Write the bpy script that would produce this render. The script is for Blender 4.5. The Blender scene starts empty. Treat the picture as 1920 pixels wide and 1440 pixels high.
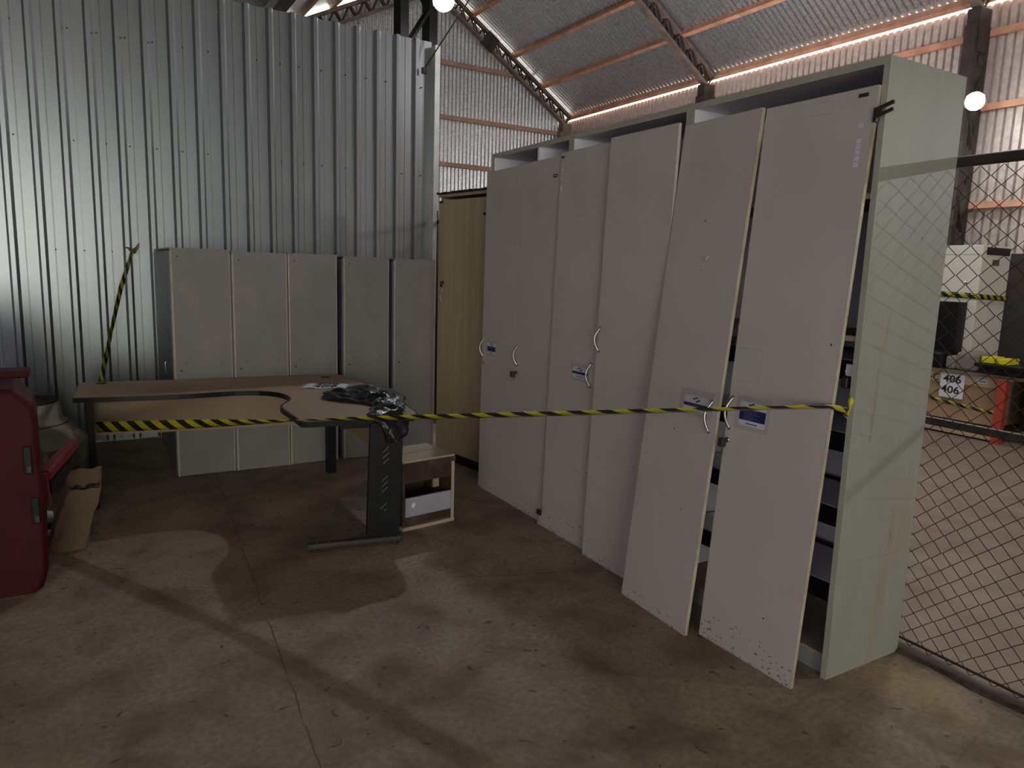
import bpy, math, random
from mathutils import Vector, Matrix, noise
random.seed(4)
C = bpy.context.scene.collection

# ---------------------------------------------------------------- camera, world, lights, exposure
sc = bpy.context.scene
cd = bpy.data.cameras.new('camera'); cam = bpy.data.objects.new('camera', cd); C.objects.link(cam)
cd.sensor_width = 36; cd.lens = 1350 / 1920 * 36; cd.clip_end = 200; cd.clip_start = .02
r_ = ((0.86063065, -0.05261199, 0.50650456), (-0.50829761, -0.14890795, 0.84820986), (0.03079655, -0.98745045, -0.1548973))
cam.matrix_world = Matrix([[r_[i][0], -r_[i][1], -r_[i][2], (0, 0, 1.6)[i]] for i in range(3)] + [[0, 0, 0, 1]])
sc.camera = cam
sc.view_settings.view_transform = 'Standard'; sc.view_settings.look = 'None'
sc.view_settings.gamma = 1; sc.view_settings.use_curve_mapping = False
sc.view_settings.exposure = 0.58

w = bpy.data.worlds.new('world'); sc.world = w; w.use_nodes = True
bg = w.node_tree.nodes['Background']; bg.inputs[0].default_value = (1, .98, .82, 1); bg.inputs[1].default_value = 4.0

def light(name, kind, loc, energy, color=(1, 1, 1), size=.1, size_y=None, target=None, spot=None, blend=.5):
    l = bpy.data.lights.new(name, kind); l.energy = energy; l.color = color
    if kind == 'AREA':
        l.size = size
        if size_y: l.shape = 'RECTANGLE'; l.size_y = size_y
    else: l.shadow_soft_size = size
    if kind == 'SPOT': l.spot_size = math.radians(spot); l.spot_blend = blend
    o = bpy.data.objects.new(name, l); C.objects.link(o); o.location = loc
    if target: o.rotation_euler = (Vector(target) - Vector(loc)).to_track_quat('-Z', 'Y').to_euler()
    return o
# daylight coming in through the open gateway of the hall behind the camera
light('gateway_daylight', 'AREA', (0.3, -8.9, 1.7), 11, (.78, .84, 1), 3.0, 2.4, target=(0.3, 7, 1.6))
light('side_doorway_daylight', 'AREA', (-4.4, -2.0, 1.8), 78, (.96, .93, 1), 3.0, 2.6, target=(2.5, 2.6, 1.2))
light('far_lamp_light', 'POINT', (7.8, -8.0, 3.3), 42, (1, .95, .8), .25)
# LED floodlights of the hall and added store fills (the two in the frame are built further down)
light('hall_lamp_light', 'POINT', (2.1, -1.6, 3.85), 9, (.84, 1, .95), .12)
light('side_lamp_light', 'SPOT', (6.46, -1.2, 2.74), 90, (.95, 1, .96), .02, target=(3.0, 1.3, .75), spot=50, blend=.5)
light('store_fill_light', 'POINT', (8.2, 9.0, 3.6), 135, (1, .97, .96), .3)  # fill light added beyond the fence, no fixture there
light('store_fill_light', 'POINT', (6.2, 3.1, 4.9), 125, (1, .95, .92), .3)  # added fill, placed to brighten the air conditioner's fence side
light('near_lamp_light', 'POINT', (3.46, 7.42, 4.36), 85, (.9, .95, 1), .05)
light('column_lamp_light', 'POINT', (10.05, 5.35, 3.93), 30, (.88, 1, .95), .06)

# ---------------------------------------------------------------- materials
MATS = {}
def mat(name, col, rough=.6, metal=0.0, var=.12, scale=6.0, bump=0.0, bscale=60.0, emit=0, stretch=(1, 1, 1), dirt=None, spec=.5):
    """plain colour with a wear noise; dirt=(colour, amount, scale)"""
    if name in MATS: return MATS[name]
    m = bpy.data.materials.new(name); m.use_nodes = True; nt = m.node_tree; N = nt.nodes; L = nt.links
    b = N['Principled BSDF']; b.inputs['Roughness'].default_value = rough; b.inputs['Metallic'].default_value = metal
    b.inputs['Specular IOR Level'].default_value = spec
    tc = N.new('ShaderNodeTexCoord'); mp = N.new('ShaderNodeMapping'); mp.inputs['Scale'].default_value = stretch
    L.new(tc.outputs['Object'], mp.inputs[0])
    nz = N.new('ShaderNodeTexNoise'); nz.inputs['Scale'].default_value = scale; nz.inputs['Detail'].default_value = 5
    L.new(mp.outputs[0], nz.inputs['Vector'])
    cr = N.new('ShaderNodeValToRGB'); L.new(nz.outputs[0], cr.inputs[0])
    cr.color_ramp.elements[0].position = .3; cr.color_ramp.elements[1].position = .7
    cr.color_ramp.elements[0].color = [c * (1 - var) for c in col] + [1]
    cr.color_ramp.elements[1].color = [min(1, c * (1 + var)) for c in col] + [1]
    out = cr.outputs[0]
    if dirt:
        dc, amt, ds = dirt
        n2 = N.new('ShaderNodeTexNoise'); n2.inputs['Scale'].default_value = ds; n2.inputs['Detail'].default_value = 8
        L.new(mp.outputs[0], n2.inputs['Vector'])
        mr = N.new('ShaderNodeMapRange'); mr.inputs[1].default_value = .52; mr.inputs[2].default_value = .72; mr.inputs[4].default_value = amt
        L.new(n2.outputs[0], mr.inputs[0])
        mx = N.new('ShaderNodeMixRGB'); L.new(mr.outputs[0], mx.inputs[0]); L.new(out, mx.inputs[1]); mx.inputs[2].default_value = (*dc, 1)
        out = mx.outputs[0]
    L.new(out, b.inputs['Base Color'])
    if bump:
        n3 = N.new('ShaderNodeTexNoise'); n3.inputs['Scale'].default_value = bscale; n3.inputs['Detail'].default_value = 4
        L.new(tc.outputs['Object'], n3.inputs['Vector'])
        bp = N.new('ShaderNodeBump'); bp.inputs['Strength'].default_value = bump; bp.inputs['Distance'].default_value = .01
        L.new(n3.outputs[0], bp.inputs['Height']); L.new(bp.outputs[0], b.inputs['Normal'])
    if emit:
        b.inputs['Emission Color'].default_value = (*col, 1); b.inputs['Emission Strength'].default_value = emit
    MATS[name] = m; return m

door_m = mat('door_laminate', (.54, .48, .465), .48, var=.035, scale=2.2, bump=.05, bscale=380, dirt=((.36, .31, .28), .3, 1.7), spec=.35)
door2_m = mat('carcass_laminate', (.30, .298, .27), .5, var=.10, scale=2.5, stretch=(2, 2, .35), dirt=((.27, .20, .12), .55, 2.6), spec=.35)
inner_m = mat('inner_laminate', (.80, .79, .86), .5, var=.04, scale=2)
low_m = mat('low_cabinet_laminate', (.245, .225, .225), .55, var=.05, scale=3, bump=.05, bscale=300, dirt=((.37, .33, .30), .35, 2.5), spec=.3)
lowblue_m = mat('low_cabinet_door_laminate', (.15, .15, .19), .5, var=.05, scale=3)
edge_m = mat('yellowed_edge_band', (.44, .40, .30), .5, var=.12, scale=9, dirt=((.28, .2, .12), .6, 6))
edge2_m = mat('grey_green_edge_band', (.40, .385, .33), .5, var=.08, scale=9)
dust_m = mat('dusty_shelf', (.30, .25, .22), .8, var=.15, scale=5)
oak_m = mat('beech_desktop', (.35, .24, .155), .5, var=.06, scale=5, stretch=(1, 8, 1), spec=.4)
beige_m = mat('pale_maple_board', (.42, .34, .215), .5, var=.10, scale=4, stretch=(3, 3, .2), spec=.3)
board_m = mat('raw_cream_board', (.48, .39, .27), .6, var=.1, scale=6, dirt=((.3, .2, .13), .5, 5))
dkwood_m = mat('dark_wenge_board', (.06, .035, .026), .5, var=.4, scale=8, dirt=((.16, .11, .08), .6, 9))
black_m = mat('black_metal', (.008, .008, .010), .5, .0, var=.3, scale=12, spec=.25)
blackp_m = mat('black_plastic', (.010, .010, .011), .4, var=.2, spec=.25)
dkdust_m = mat('dusty_black_metal', (.045, .04, .033), .6, var=.3, scale=12)
steel_m = mat('brushed_steel', (.55, .52, .50), .28, 1.0, var=.08, scale=20)
galv_rail_m = mat('zinc_rail', (.6, .6, .6), .3, 1.0)
darkm = mat('dark_void', (.01, .01, .01), .9)
galv_m = mat('galvanised_sheet', (.31, .325, .35), .33, .74, var=.10, scale=3.0, stretch=(1, 1, .12), bump=.05, bscale=220)
galv2_m = mat('speckled_galvanised_sheet', (.64, .65, .68), .36, .8, var=.3, scale=26, bump=.2, bscale=60)
galv3_m = mat('pale_galvanised_sheet', (.66, .57, .53), .5, .35, var=.16, scale=14, bump=.5, bscale=22)
purlin_m = mat('red_oxide_steel', (.66, .33, .21), .6, var=.25, scale=5, dirt=((.5, .36, .26), .5, 3))
girtd_m = mat('dusty_oxide_steel', (.45, .28, .20), .65, var=.2, scale=5)
struct_m = mat('dark_painted_steel', (.045, .034, .030), .55, .2, var=.35, scale=6)
truss_m = mat('brown_painted_steel', (.20, .145, .12), .6, .1, var=.35, scale=5)
rust_m = mat('rusty_wire', (.06, .042, .034), .6, .5, var=.3, scale=9)
red_m = mat('faded_red_paint', (.052, .0045, .006), .6, var=.2, scale=3, dirt=((.08, .02, .02), .3, 7), spec=.18)
red2_m = mat('bright_red_paint', (.18, .012, .016), .4, var=.15)
orange_m = mat('orange_red_rack_paint', (.48, .065, .035), .5, var=.12)
cream_m = mat('chipped_cream_paint', (.50, .46, .38), .5, var=.12, scale=5, dirt=((.12, .07, .04), .7, 5))
creamb_m = mat('yellowish_cream_paint', (.22, .20, .12), .5, var=.1)
white_m = mat('white_appliance_paint', (.78, .76, .68), .4, var=.03)
whitep_m = mat('white_plastic', (.75, .75, .76), .4, var=.03)
card_m = mat('cardboard', (.42, .27, .165), .8, var=.1, scale=5)
card2_m = mat('pale_cardboard', (.50, .38, .25), .8, var=.1, scale=5)
kraft_m = mat('kraft_paper', (.175, .115, .072), .8, var=.12, scale=7, dirt=((.17, .11, .07), .6, 8))
paper_m = mat('white_paper', (.78, .78, .86), .5, var=.03)
ink_m = mat('black_ink', (.01, .01, .014), .5, var=0)
blue_m = mat('navy_print', (.012, .018, .10), .4, var=.05)
lab_m = mat('label_white', (.62, .63, .72), .35, var=.03)
faint_m = mat('label_grey_print', (.16, .18, .33), .5, var=0)
clear_m = mat('label_clear_film', (.47, .435, .41), .25, var=.03)
mark_m = mat('glue_mark', (.40, .345, .33), .6, var=.2, scale=30)
yel_m = mat('yellow_plastic', (.75, .68, .02), .35, var=.06)
brass_m = mat('brass', (.45, .33, .12), .35, .9)
grey_m = mat('grey_bag_plastic', (.22, .20, .17), .6, var=.2, scale=8)
rub_m = mat('rubber', (.02, .02, .02), .8)
lampm = mat('lamp_glow', (1, 1, 1), .5, emit=60)

# floor
def floor_mat():
    m = bpy.data.materials.new('stained_concrete'); m.use_nodes = True; nt = m.node_tree; N = nt.nodes; L = nt.links
    b = N['Principled BSDF']; tc = N.new('ShaderNodeTexCoord')
    def nz(scale, det, dist=0, vec=None):
        n = N.new('ShaderNodeTexNoise'); n.inputs['Scale'].default_value = scale; n.inputs['Detail'].default_value = det
        n.inputs['Distortion'].default_value = dist; L.new(vec or tc.outputs['Object'], n.inputs['Vector']); return n
    def mx(fac, a, bb, mode='MIX'):
        n = N.new('ShaderNodeMixRGB'); n.blend_type = mode
        for i, v in ((0, fac), (1, a), (2, bb)):
            if hasattr(v, 'is_linked') or isinstance(v, bpy.types.NodeSocket): L.new(v, n.inputs[i])
            elif isinstance(v, tuple): n.inputs[i].default_value = (*v, 1)
            else: n.inputs[i].default_value = v
        return n.outputs[0]
    def rng(s, a, bb, c=0., d=1.):
        n = N.new('ShaderNodeMapRange'); n.inputs[1].default_value = a; n.inputs[2].default_value = bb
        n.inputs[3].default_value = c; n.inputs[4].default_value = d; L.new(s, n.inputs[0]); return n.outputs[0]
    big = nz(.9, 6, .6); mid = nz(3.2, 8, .4); fine = nz(38, 6); spots = nz(16, 4, .6)
    c = mx(rng(big.outputs[0], .35, .68), (.275, .205, .15), (.40, .325, .245))
    c = mx(rng(mid.outputs[0], .46, .66, 0, .75), c, (.165, .108, .075))
    pale = nz(1.7, 9, 1.2); c = mx(rng(pale.outputs[0], .55, .68, 0, .5), c, (.43, .355, .27))
    c = mx(rng(fine.outputs[0], .35, .65, 0, .5), c, (.15, .105, .072))
    c = mx(rng(spots.outputs[0], .66, .70, 0, .75), c, (.07, .045, .035))
    # beyond the fence the concrete is cleaner and pinker; along the kerb it is grimy
    sx = N.new('ShaderNodeSeparateXYZ'); L.new(tc.outputs['Object'], sx.inputs[0])
    wob = N.new('ShaderNodeMath'); wob.operation = 'MULTIPLY_ADD'; L.new(mid.outputs[0], wob.inputs[0]); wob.inputs[1].default_value = .12; L.new(sx.outputs[0], wob.inputs[2])
    clean = mx(rng(mid.outputs[0], .4, .75, 0, .5), (.275, .21, .165), (.165, .122, .095))
    c = mx(rng(wob.outputs[0], 3.10, 3.20), c, clean)
    # cracks / joints: wandering lines
    def line(ax, ay, bx, by, wd, amp, sc_):
        dx, dy = bx - ax, by - ay; ln = math.hypot(dx, dy); nx, ny = -dy / ln, dx / ln
        d = N.new('ShaderNodeVectorMath'); d.operation = 'DOT_PRODUCT'; L.new(tc.outputs['Object'], d.inputs[0]); d.inputs[1].default_value = (nx, ny, 0)
        wn = nz(sc_, 4)
        a = N.new('ShaderNodeMath'); a.operation = 'MULTIPLY_ADD'; L.new(wn.outputs[0], a.inputs[0]); a.inputs[1].default_value = amp; L.new(d.outputs['Value'], a.inputs[2])
        s = N.new('ShaderNodeMath'); s.operation = 'SUBTRACT'; L.new(a.outputs[0], s.inputs[0]); s.inputs[1].default_value = nx * ax + ny * ay + amp / 2
        ab = N.new('ShaderNodeMath'); ab.operation = 'ABSOLUTE'; L.new(s.outputs[0], ab.inputs[0])
        return rng(ab.outputs[0], wd, wd * 2.2, 1, 0)
    cr = line(.577, 2.098, .744, 4.771, .002, .05, 4)
    brk = nz(4.0, 3)
    mm = N.new('ShaderNodeMath'); mm.operation = 'MULTIPLY'; L.new(cr, mm.inputs[0]); L.new(rng(brk.outputs[0], .38, .5), mm.inputs[1])
    cr2 = line(.2, 3.75, 1.0, 3.45, .0018, .10, 4); br2 = nz(1.5, 2)
    m2 = N.new('ShaderNodeMath'); m2.operation = 'MULTIPLY'; L.new(cr2, m2.inputs[0]); L.new(rng(br2.outputs[0], .54, .6), m2.inputs[1])
    c = mx(mm.outputs[0], c, (.14, .10, .075)); c = mx(m2.outputs[0], c, (.13, .09, .065))
    kb = line(3.0, 0, 3.04, 1.65, .035, .08, 6); c = mx(kb, c, (.05, .03, .022))
    # yellow paint smear by the cabinet corner
    y = N.new('ShaderNodeVectorMath'); y.operation = 'DISTANCE'; L.new(tc.outputs['Object'], y.inputs[0]); y.inputs[1].default_value = (2.72, 1.45, 0)
    ym = N.new('ShaderNodeMath'); ym.operation = 'MULTIPLY'; L.new(rng(y.outputs['Value'], .05, .32, .5, 0), ym.inputs[0]); L.new(rng(pale.outputs[0], .4, .6), ym.inputs[1])
    c = mx(ym.outputs[0], c, (.34, .22, .05))
    L.new(c, b.inputs['Base Color'])
    L.new(rng(mid.outputs[0], .3, .7, .5, .78), b.inputs['Roughness']); b.inputs['Specular IOR Level'].default_value = .3
    bp = N.new('ShaderNodeBump'); bp.inputs['Strength'].default_value = .35; bp.inputs['Distance'].default_value = .006
    hh = N.new('ShaderNodeMath'); hh.operation = 'SUBTRACT'; L.new(mid.outputs[0], hh.inputs[0]); L.new(mm.outputs[0], hh.inputs[1])
    h2 = N.new('ShaderNodeMath'); h2.operation = 'MULTIPLY_ADD'; L.new(fine.outputs[0], h2.inputs[0]); h2.inputs[1].default_value = .25; L.new(hh.outputs[0], h2.inputs[2])
    L.new(h2.outputs[0], bp.inputs['Height']); L.new(bp.outputs[0], b.inputs['Normal'])
    return m
floor_m = floor_mat()

def tape_mat():
    m = bpy.data.materials.new('hazard_stripes'); m.use_nodes = True; nt = m.node_tree; N = nt.nodes; L = nt.links
    b = N['Principled BSDF']; tc = N.new('ShaderNodeTexCoord'); s = N.new('ShaderNodeSeparateXYZ'); L.new(tc.outputs['UV'], s.inputs[0])
    a = N.new('ShaderNodeMath'); a.operation = 'MULTIPLY_ADD'; L.new(s.outputs[1], a.inputs[0]); a.inputs[1].default_value = .5; L.new(s.outputs[0], a.inputs[2])
    f = N.new('ShaderNodeMath'); f.operation = 'FRACT'; L.new(a.outputs[0], f.inputs[0])
    g = N.new('ShaderNodeMath'); g.operation = 'GREATER_THAN'; L.new(f.outputs[0], g.inputs[0]); g.inputs[1].default_value = .5
    x = N.new('ShaderNodeMixRGB'); L.new(g.outputs[0], x.inputs[0]); x.inputs[1].default_value = (.44, .41, .025, 1); x.inputs[2].default_value = (.02, .02, .02, 1)
    L.new(x.outputs[0], b.inputs['Base Color']); b.inputs['Roughness'].default_value = .25
    return m
tape_m = tape_mat()
bagm = mat('black_film', (.013, .012, .014), .33, var=.3, scale=10, spec=.4)

# ---------------------------------------------------------------- helpers
class MB:
    def __init__(s): s.v = []; s.f = []; s.uv = None
    def quad(s, a, b, c, d):
        n = len(s.v); s.v += [tuple(a), tuple(b), tuple(c), tuple(d)]; s.f.append((n, n + 1, n + 2, n + 3)); return s
    def box(s, x0, x1, y0, y1, z0, z1, M=None):
        n = len(s.v)
        p = [(x, y, z) for z in (z0, z1) for y in (y0, y1) for x in (x0, x1)]
        if M: p = [tuple(M @ Vector(q)) for q in p]
        s.v += p
        s.f += [tuple(n + i for i in q) for q in ((0, 2, 3, 1), (4, 5, 7, 6), (0, 1, 5, 4), (2, 6, 7, 3), (0, 4, 6, 2), (1, 3, 7, 5))]
        return s
    def bar(s, a, b, w_, h_, up=(0, 0, 1)):
        a = Vector(a); b = Vector(b); d = (b - a).normalized(); u = Vector(up)
        if abs(d.dot(u)) > .98: u = Vector((1, 0, 0))
        x = d.cross(u).normalized(); y = x.cross(d)
        n = len(s.v)
        for p in (a, b):
            for sx, sy in ((-1, -1), (1, -1), (1, 1), (-1, 1)): s.v.append(tuple(p + x * sx * w_ / 2 + y * sy * h_ / 2))
        s.f += [tuple(n + i for i in q) for q in ((3, 2, 1, 0), (4, 5, 6, 7), (0, 1, 5, 4), (1, 2, 6, 5), (2, 3, 7, 6), (3, 0, 4, 7))]
        return s
    def tube(s, pts, r, k=8, cap=True):
        pts = [Vector(p) for p in pts]; rs = r if isinstance(r, (list, tuple)) else [r] * len(pts)
        n0 = len(s.v); prev = None
        for i, p in enumerate(pts):
            d = (pts[min(i + 1, len(pts) - 1)] - pts[max(i - 1, 0)]).normalized()
            if prev is None:
                u = Vector((0, 0, 1)) if abs(d.z) < .9 else Vector((1, 0, 0)); x = d.cross(u).normalized()
            else: x = (prev - d * prev.dot(d)).normalized()
            prev = x; y = d.cross(x)
            for j in range(k):
                a = 2 * math.pi * j / k; s.v.append(tuple(p + (x * math.cos(a) + y * math.sin(a)) * rs[i]))
        for i in range(len(pts) - 1):
            for j in range(k):
                s.f.append((n0 + i * k + j, n0 + i * k + (j + 1) % k, n0 + (i + 1) * k + (j + 1) % k, n0 + (i + 1) * k + j))
        if cap:
            s.f.append(tuple(n0 + j for j in reversed(range(k)))); s.f.append(tuple(n0 + (len(pts) - 1) * k + j for j in range(k)))
        return s
    def lathe(s, prof, k=32, c=(0, 0)):
        n0 = len(s.v)
        for r, z in prof:
            for j in range(k):
                a = 2 * math.pi * j / k; s.v.append((c[0] + r * math.cos(a), c[1] + r * math.sin(a), z))
        for i in range(len(prof) - 1):
            for j in range(k):
                s.f.append((n0 + i * k + j, n0 + i * k + (j + 1) % k, n0 + (i + 1) * k + (j + 1) % k, n0 + (i + 1) * k + j))
        s.f.append(tuple(n0 + j for j in reversed(range(k)))); s.f.append(tuple(n0 + (len(prof) - 1) * k + j for j in range(k)))
        return s
    def prism(s, poly, z0, z1):
        n = len(s.v); k = len(poly)
        s.v += [(x, y, z0) for x, y in poly] + [(x, y, z1) for x, y in poly]
        s.f.append(tuple(n + i for i in reversed(range(k)))); s.f.append(tuple(n + k + i for i in range(k)))
        for i in range(k): s.f.append((n + i, n + (i + 1) % k, n + k + (i + 1) % k, n + k + i))
        return s
    def build(s, name, m, parent=None, smooth=False, bevel=0):
        me = bpy.data.meshes.new(name); me.from_pydata(s.v, [], s.f); me.update()
        if s.uv:
            ul = me.uv_layers.new(name='UVMap')
            for lp in me.loops: ul.data[lp.index].uv = s.uv[lp.vertex_index]
        me.materials.append(m)
        if smooth:
            for p in me.polygons: p.use_smooth = True
        o = bpy.data.objects.new(name, me); C.objects.link(o)
        if parent: o.parent = parent
        if bevel:
            b = o.modifiers.new('bevel', 'BEVEL'); b.width = bevel; b.segments = 2; b.limit_method = 'ANGLE'
        return o

def bx(name, m, parent, x0, x1, y0, y1, z0, z1, bevel=0, M=None):
    return MB().box(x0, x1, y0, y1, z0, z1, M).build(name, m, parent, bevel=bevel)
def empty(name, loc=(0, 0, 0), rz=0, M=None):
    o = bpy.data.objects.new(name, None); C.objects.link(o); o.empty_display_size = .1
    if M is not None: o.matrix_world = M
    else: o.location = loc; o.rotation_euler = (0, 0, rz)
    return o
def tag(o, label, cat, group=None, kind=None):
    o['label'] = label; o['category'] = cat
    if group: o['group'] = group
    if kind: o['kind'] = kind
    return o
def struct(o, label, cat):
    o['kind'] = 'structure'; return tag(o, label, cat)
def copy_obj(o, parent, loc=None):
    c = o.copy(); C.objects.link(c); c.parent = parent
    if loc: c.location = loc
    return c
def text(name, s_, size, m, parent, M, label=None, bold=0):
    cu = bpy.data.curves.new(name, 'FONT'); cu.body = s_; cu.size = size; cu.extrude = .0004; cu.offset = bold; cu.align_x = 'CENTER'; cu.align_y = 'CENTER'
    to = bpy.data.objects.new(name, cu); C.objects.link(to)
    dg = bpy.context.evaluated_depsgraph_get(); me = bpy.data.meshes.new_from_object(to.evaluated_get(dg))
    bpy.data.objects.remove(to); me.materials.clear(); me.materials.append(m)
    o = bpy.data.objects.new(name, me); C.objects.link(o); o.parent = parent; o.matrix_local = M
    return o
def basis(ex, ey, ez, o):
    return Matrix([[ex[i], ey[i], ez[i], o[i]] for i in range(3)] + [[0, 0, 0, 1]])

# ---------------------------------------------------------------- the hall: floor, roof, walls
GY = 15.95; XW = 11.0; XR = 7.1; XV = 3.2; EZ = 5.58; RZ = 8.142; VZ = 6.2; S = .657
fl = MB(); fl.box(-4.6, 11.1, -9, 16, -.12, 0); f_ = fl.build('floor', floor_m)
struct(f_, 'brown stained concrete floor with cracks', 'floor')
kbm = MB(); nk = 160
for i in range(nk + 1):
    y = -5 + 6.66 * i / nk; xc = 2.985 + .035 * (y + .2) / 1.8; q = noise.noise(Vector((y * 5, 1, 2))); q2 = noise.noise(Vector((y * 11, 5, 2)))
    wl_ = .035 + .022 * q; wr_ = .030 + .025 * q2; hh = .012 + .008 * q2
    kbm.v += [(xc - wl_, y, -.002), (xc - wl_ * .4, y, hh), (xc + wr_ * .4, y, hh * .8), (xc + wr_, y, -.002)]
    if i: a = 4 * (i - 1); kbm.f += [(a + j, a + j + 1, a + j + 5, a + j + 4) for j in range(3)]
struct(kbm.build('trim_1', mat('grimy_kerb', (.05, .034, .024), .95, var=.4, scale=14, bump=1, bscale=40)), 'grimy dark kerb line under the chain-link fence', 'kerb')

def trap_profile(n, pitch, depth, top=.34, flank=.09, start=0):
    pr = []
    for i in range(n):
        u = start + i * pitch
        pr += [(u, 0), (u + pitch * (1 - top - 2 * flank), 0), (u + pitch * (1 - top - flank), depth), (u + pitch * (1 - flank), depth)]
    pr.append((start + n * pitch, 0)); return pr
def groove_profile(n, pitch, depth, gap=.26, fl=.07):
    pr = []
    for i in range(n):
        u = i * pitch
        pr += [(u, 0), (u + pitch * (1 - gap - fl), 0), (u + pitch * (1 - gap), depth), (u + pitch * (1 - fl), depth)]
    pr.append((n * pitch, 0)); return pr
def wave_profile(n, pitch, depth, k=6):
    return [(pitch * i / k, depth * (.5 + .5 * math.cos(2 * math.pi * i / k))) for i in range(n * k + 1)]
def sheet(name, m, parent, prof, O, U, V, Nn, lo, hi, smooth=False):
    """profile in (u along U, d along N), extruded along V between lo(u) and hi(u)"""
    b = MB(); O = Vector(O); U = Vector(U); V = Vector(V); Nn = Vector(Nn)
    for u, d in prof:
        for t in (lo(u), hi(u)): b.v.append(tuple(O + U * u + V * t + Nn * d))
    for i in range(len(prof) - 1): b.f.append((2 * i, 2 * i + 2, 2 * i + 3, 2 * i + 1))
    return b.build(name, m, parent, smooth)

# metal partition on the left (Y = 7.14): ribbed sheets, one object per sheet
wl = empty('wall_left'); struct(wl, 'tall partition of ribbed galvanised metal sheets', 'wall')
P = .2055; x = -5.05; k = 0
x0 = -.302 - P * 23 + .115
i0 = 0
X = .115 - P * 25
while X < 3.15:
    n = 5 if X + 5 * P < 3.26 else max(1, int(round((3.235 - X) / P)))
    off = 0.003 * (k % 2); k += 1; wob = random.uniform(-.006, .006)
    hi = 3.875 + wob
    pr2 = []
    for i in range(n):
        u = i * P
        pr2 += [(u, 0), (u + P * .085, -.042), (u + P * .24, -.042), (u + P * .34, 0)]
        if i == n - 1: pr2 += [(u + P * .56, 0), (u + P * .565, -.003), (u + P * .60, -.003), (u + P * .605, 0)]
        else: pr2 += [(u + P * .57, 0), (u + P * .58, .005), (u + P * .60, .005), (u + P * .61, 0)]
    pr2.append((n * P, 0))
    s_ = sheet('metal_sheet', galv_m, wl, pr2, (X, 7.16 + off, 0), (1, 0, 0), (0, 0, 1), (0, 1, 0), lambda u: 0.01, lambda u: hi)
    sm = s_.modifiers.new('thickness', 'SOLIDIFY'); sm.thickness = .0015
    X += n * P
    if n < 5: break
xe = X
bx('end_post', mat('pale_end_trim', (.55, .56, .56), .4, .6), wl, xe - .005, xe + .05, 7.06, 7.20, 0, 3.83)
sb = MB()
for zz in (1.66, 2.55, 3.42):
    xx = .115 - P * 10 + P * .45
    while xx < xe:
        if random.random() < .8:
            jx = xx + random.choice((0, .03)); sb.tube([(jx, 7.16, zz), (jx, 7.145, zz)], .0065, 6)
        xx += P
sb.build('screws', rust_m, wl)['kind'] = 'stuff'

def roofz(X):
    if X >= XR: return EZ + (XW - X) * S
    if X >= XV: return RZ - (XR - X) * (RZ - VZ) / (XR - XV)
    if X >= -.7: return VZ + (XV - X) * (RZ - VZ) / (XR - XV)
    return VZ + (XV + .7) * (RZ - VZ) / (XR - XV) + (X + .7) * .5
# roof: sheets 1.05 m wide, ribs run down the slope
ce = empty('ceiling'); struct(ce, 'pitched roof of ribbed galvanised sheets on rust-orange purlins', 'roof')
def slope_sheets(xa, xb, y0, y1, name='roof_sheet', m=None):
    za, zb = roofz(xa), roofz(xb)
    ln = math.hypot(xb - xa, zb - za); V = Vector((xb - xa, 0, zb - za)) / ln; Nn = Vector((-V.z, 0, V.x))
    if Nn.z < 0: Nn = -Nn
    proto = None; y = y0
    while y < y1 - .01:
        n = 9; wd = .112 * n
        if proto is None:
            proto = sheet(name, m or galv2_m, ce, groove_profile(n, .112, .05, .28), (xa, y, za), (0, 1, 0), V, Nn, lambda u: 0, lambda u: ln)
        else: copy_obj(proto, ce, (0, y - y0, 0))
        y += wd
slope_sheets(XW, XR, -9, 16.0)
slope_sheets(XV, XR - .001, -9, 16.0)
wm = mat('darkened_shell_sheet', (.26, .26, .27), .5, .5, var=.3, scale=6)  # darkened so the unseen shell throws less reflection onto the partition
slope_sheets(XV - .001, -.7, -9, 16.0, m=wm); slope_sheets(-4.6, -.701, -9, 16.0, m=wm)
# eave overhang beyond the wall so the sky shows only through the slit under the eave purlin
# purlins
for px_ in (XW - .03, 10.05, 9.2, 8.1, 7.15):
    z = roofz(px_) - .07
    MB().bar((px_, -9, z), (px_, GY, z), .075, .13, up=(S, 0, 1)).build('purlin', purlin_m, ce)
for px_ in (6.4, 5.6, 4.8, 4.1, 3.4):
    z = roofz(px_) - .06
    MB().bar((px_, -9, z), (px_, GY, z), .06, .10).build('purlin', girtd_m, ce)
# gutter beam in the valley
bx('valley_gutter', struct_m, ce, XV - .12, XV + .12, -9, 16, VZ - .25, VZ - .05)

# gable end wall
wf = empty('wall_back'); struct(wf, 'far gable end wall of fine corrugated metal sheets', 'wall')
X = -4.6
while X < XW - .05:
    n = 10; hi = (lambda X0: (lambda u: roofz(min(X0 + u, XW)) - .10))(X)
    sheet('metal_sheet', galv2_m, wf, wave_profile(n, .1, .02), (X, GY + .03, 0), (1, 0, 0), (0, 0, 1), (0, 1, 0), lambda u: 0, hi, True)
    X += 1.0
for z in (6.29, 5.09, 4.03, 2.85):
    x1 = XW if z < EZ else XW - (z - EZ) / S
    MB().bar((XV if z < 6.2 else 3.6, GY - .04, z), (x1 - .1, GY - .04, z), .06, .10).build('girt', girtd_m, wf)

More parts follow.
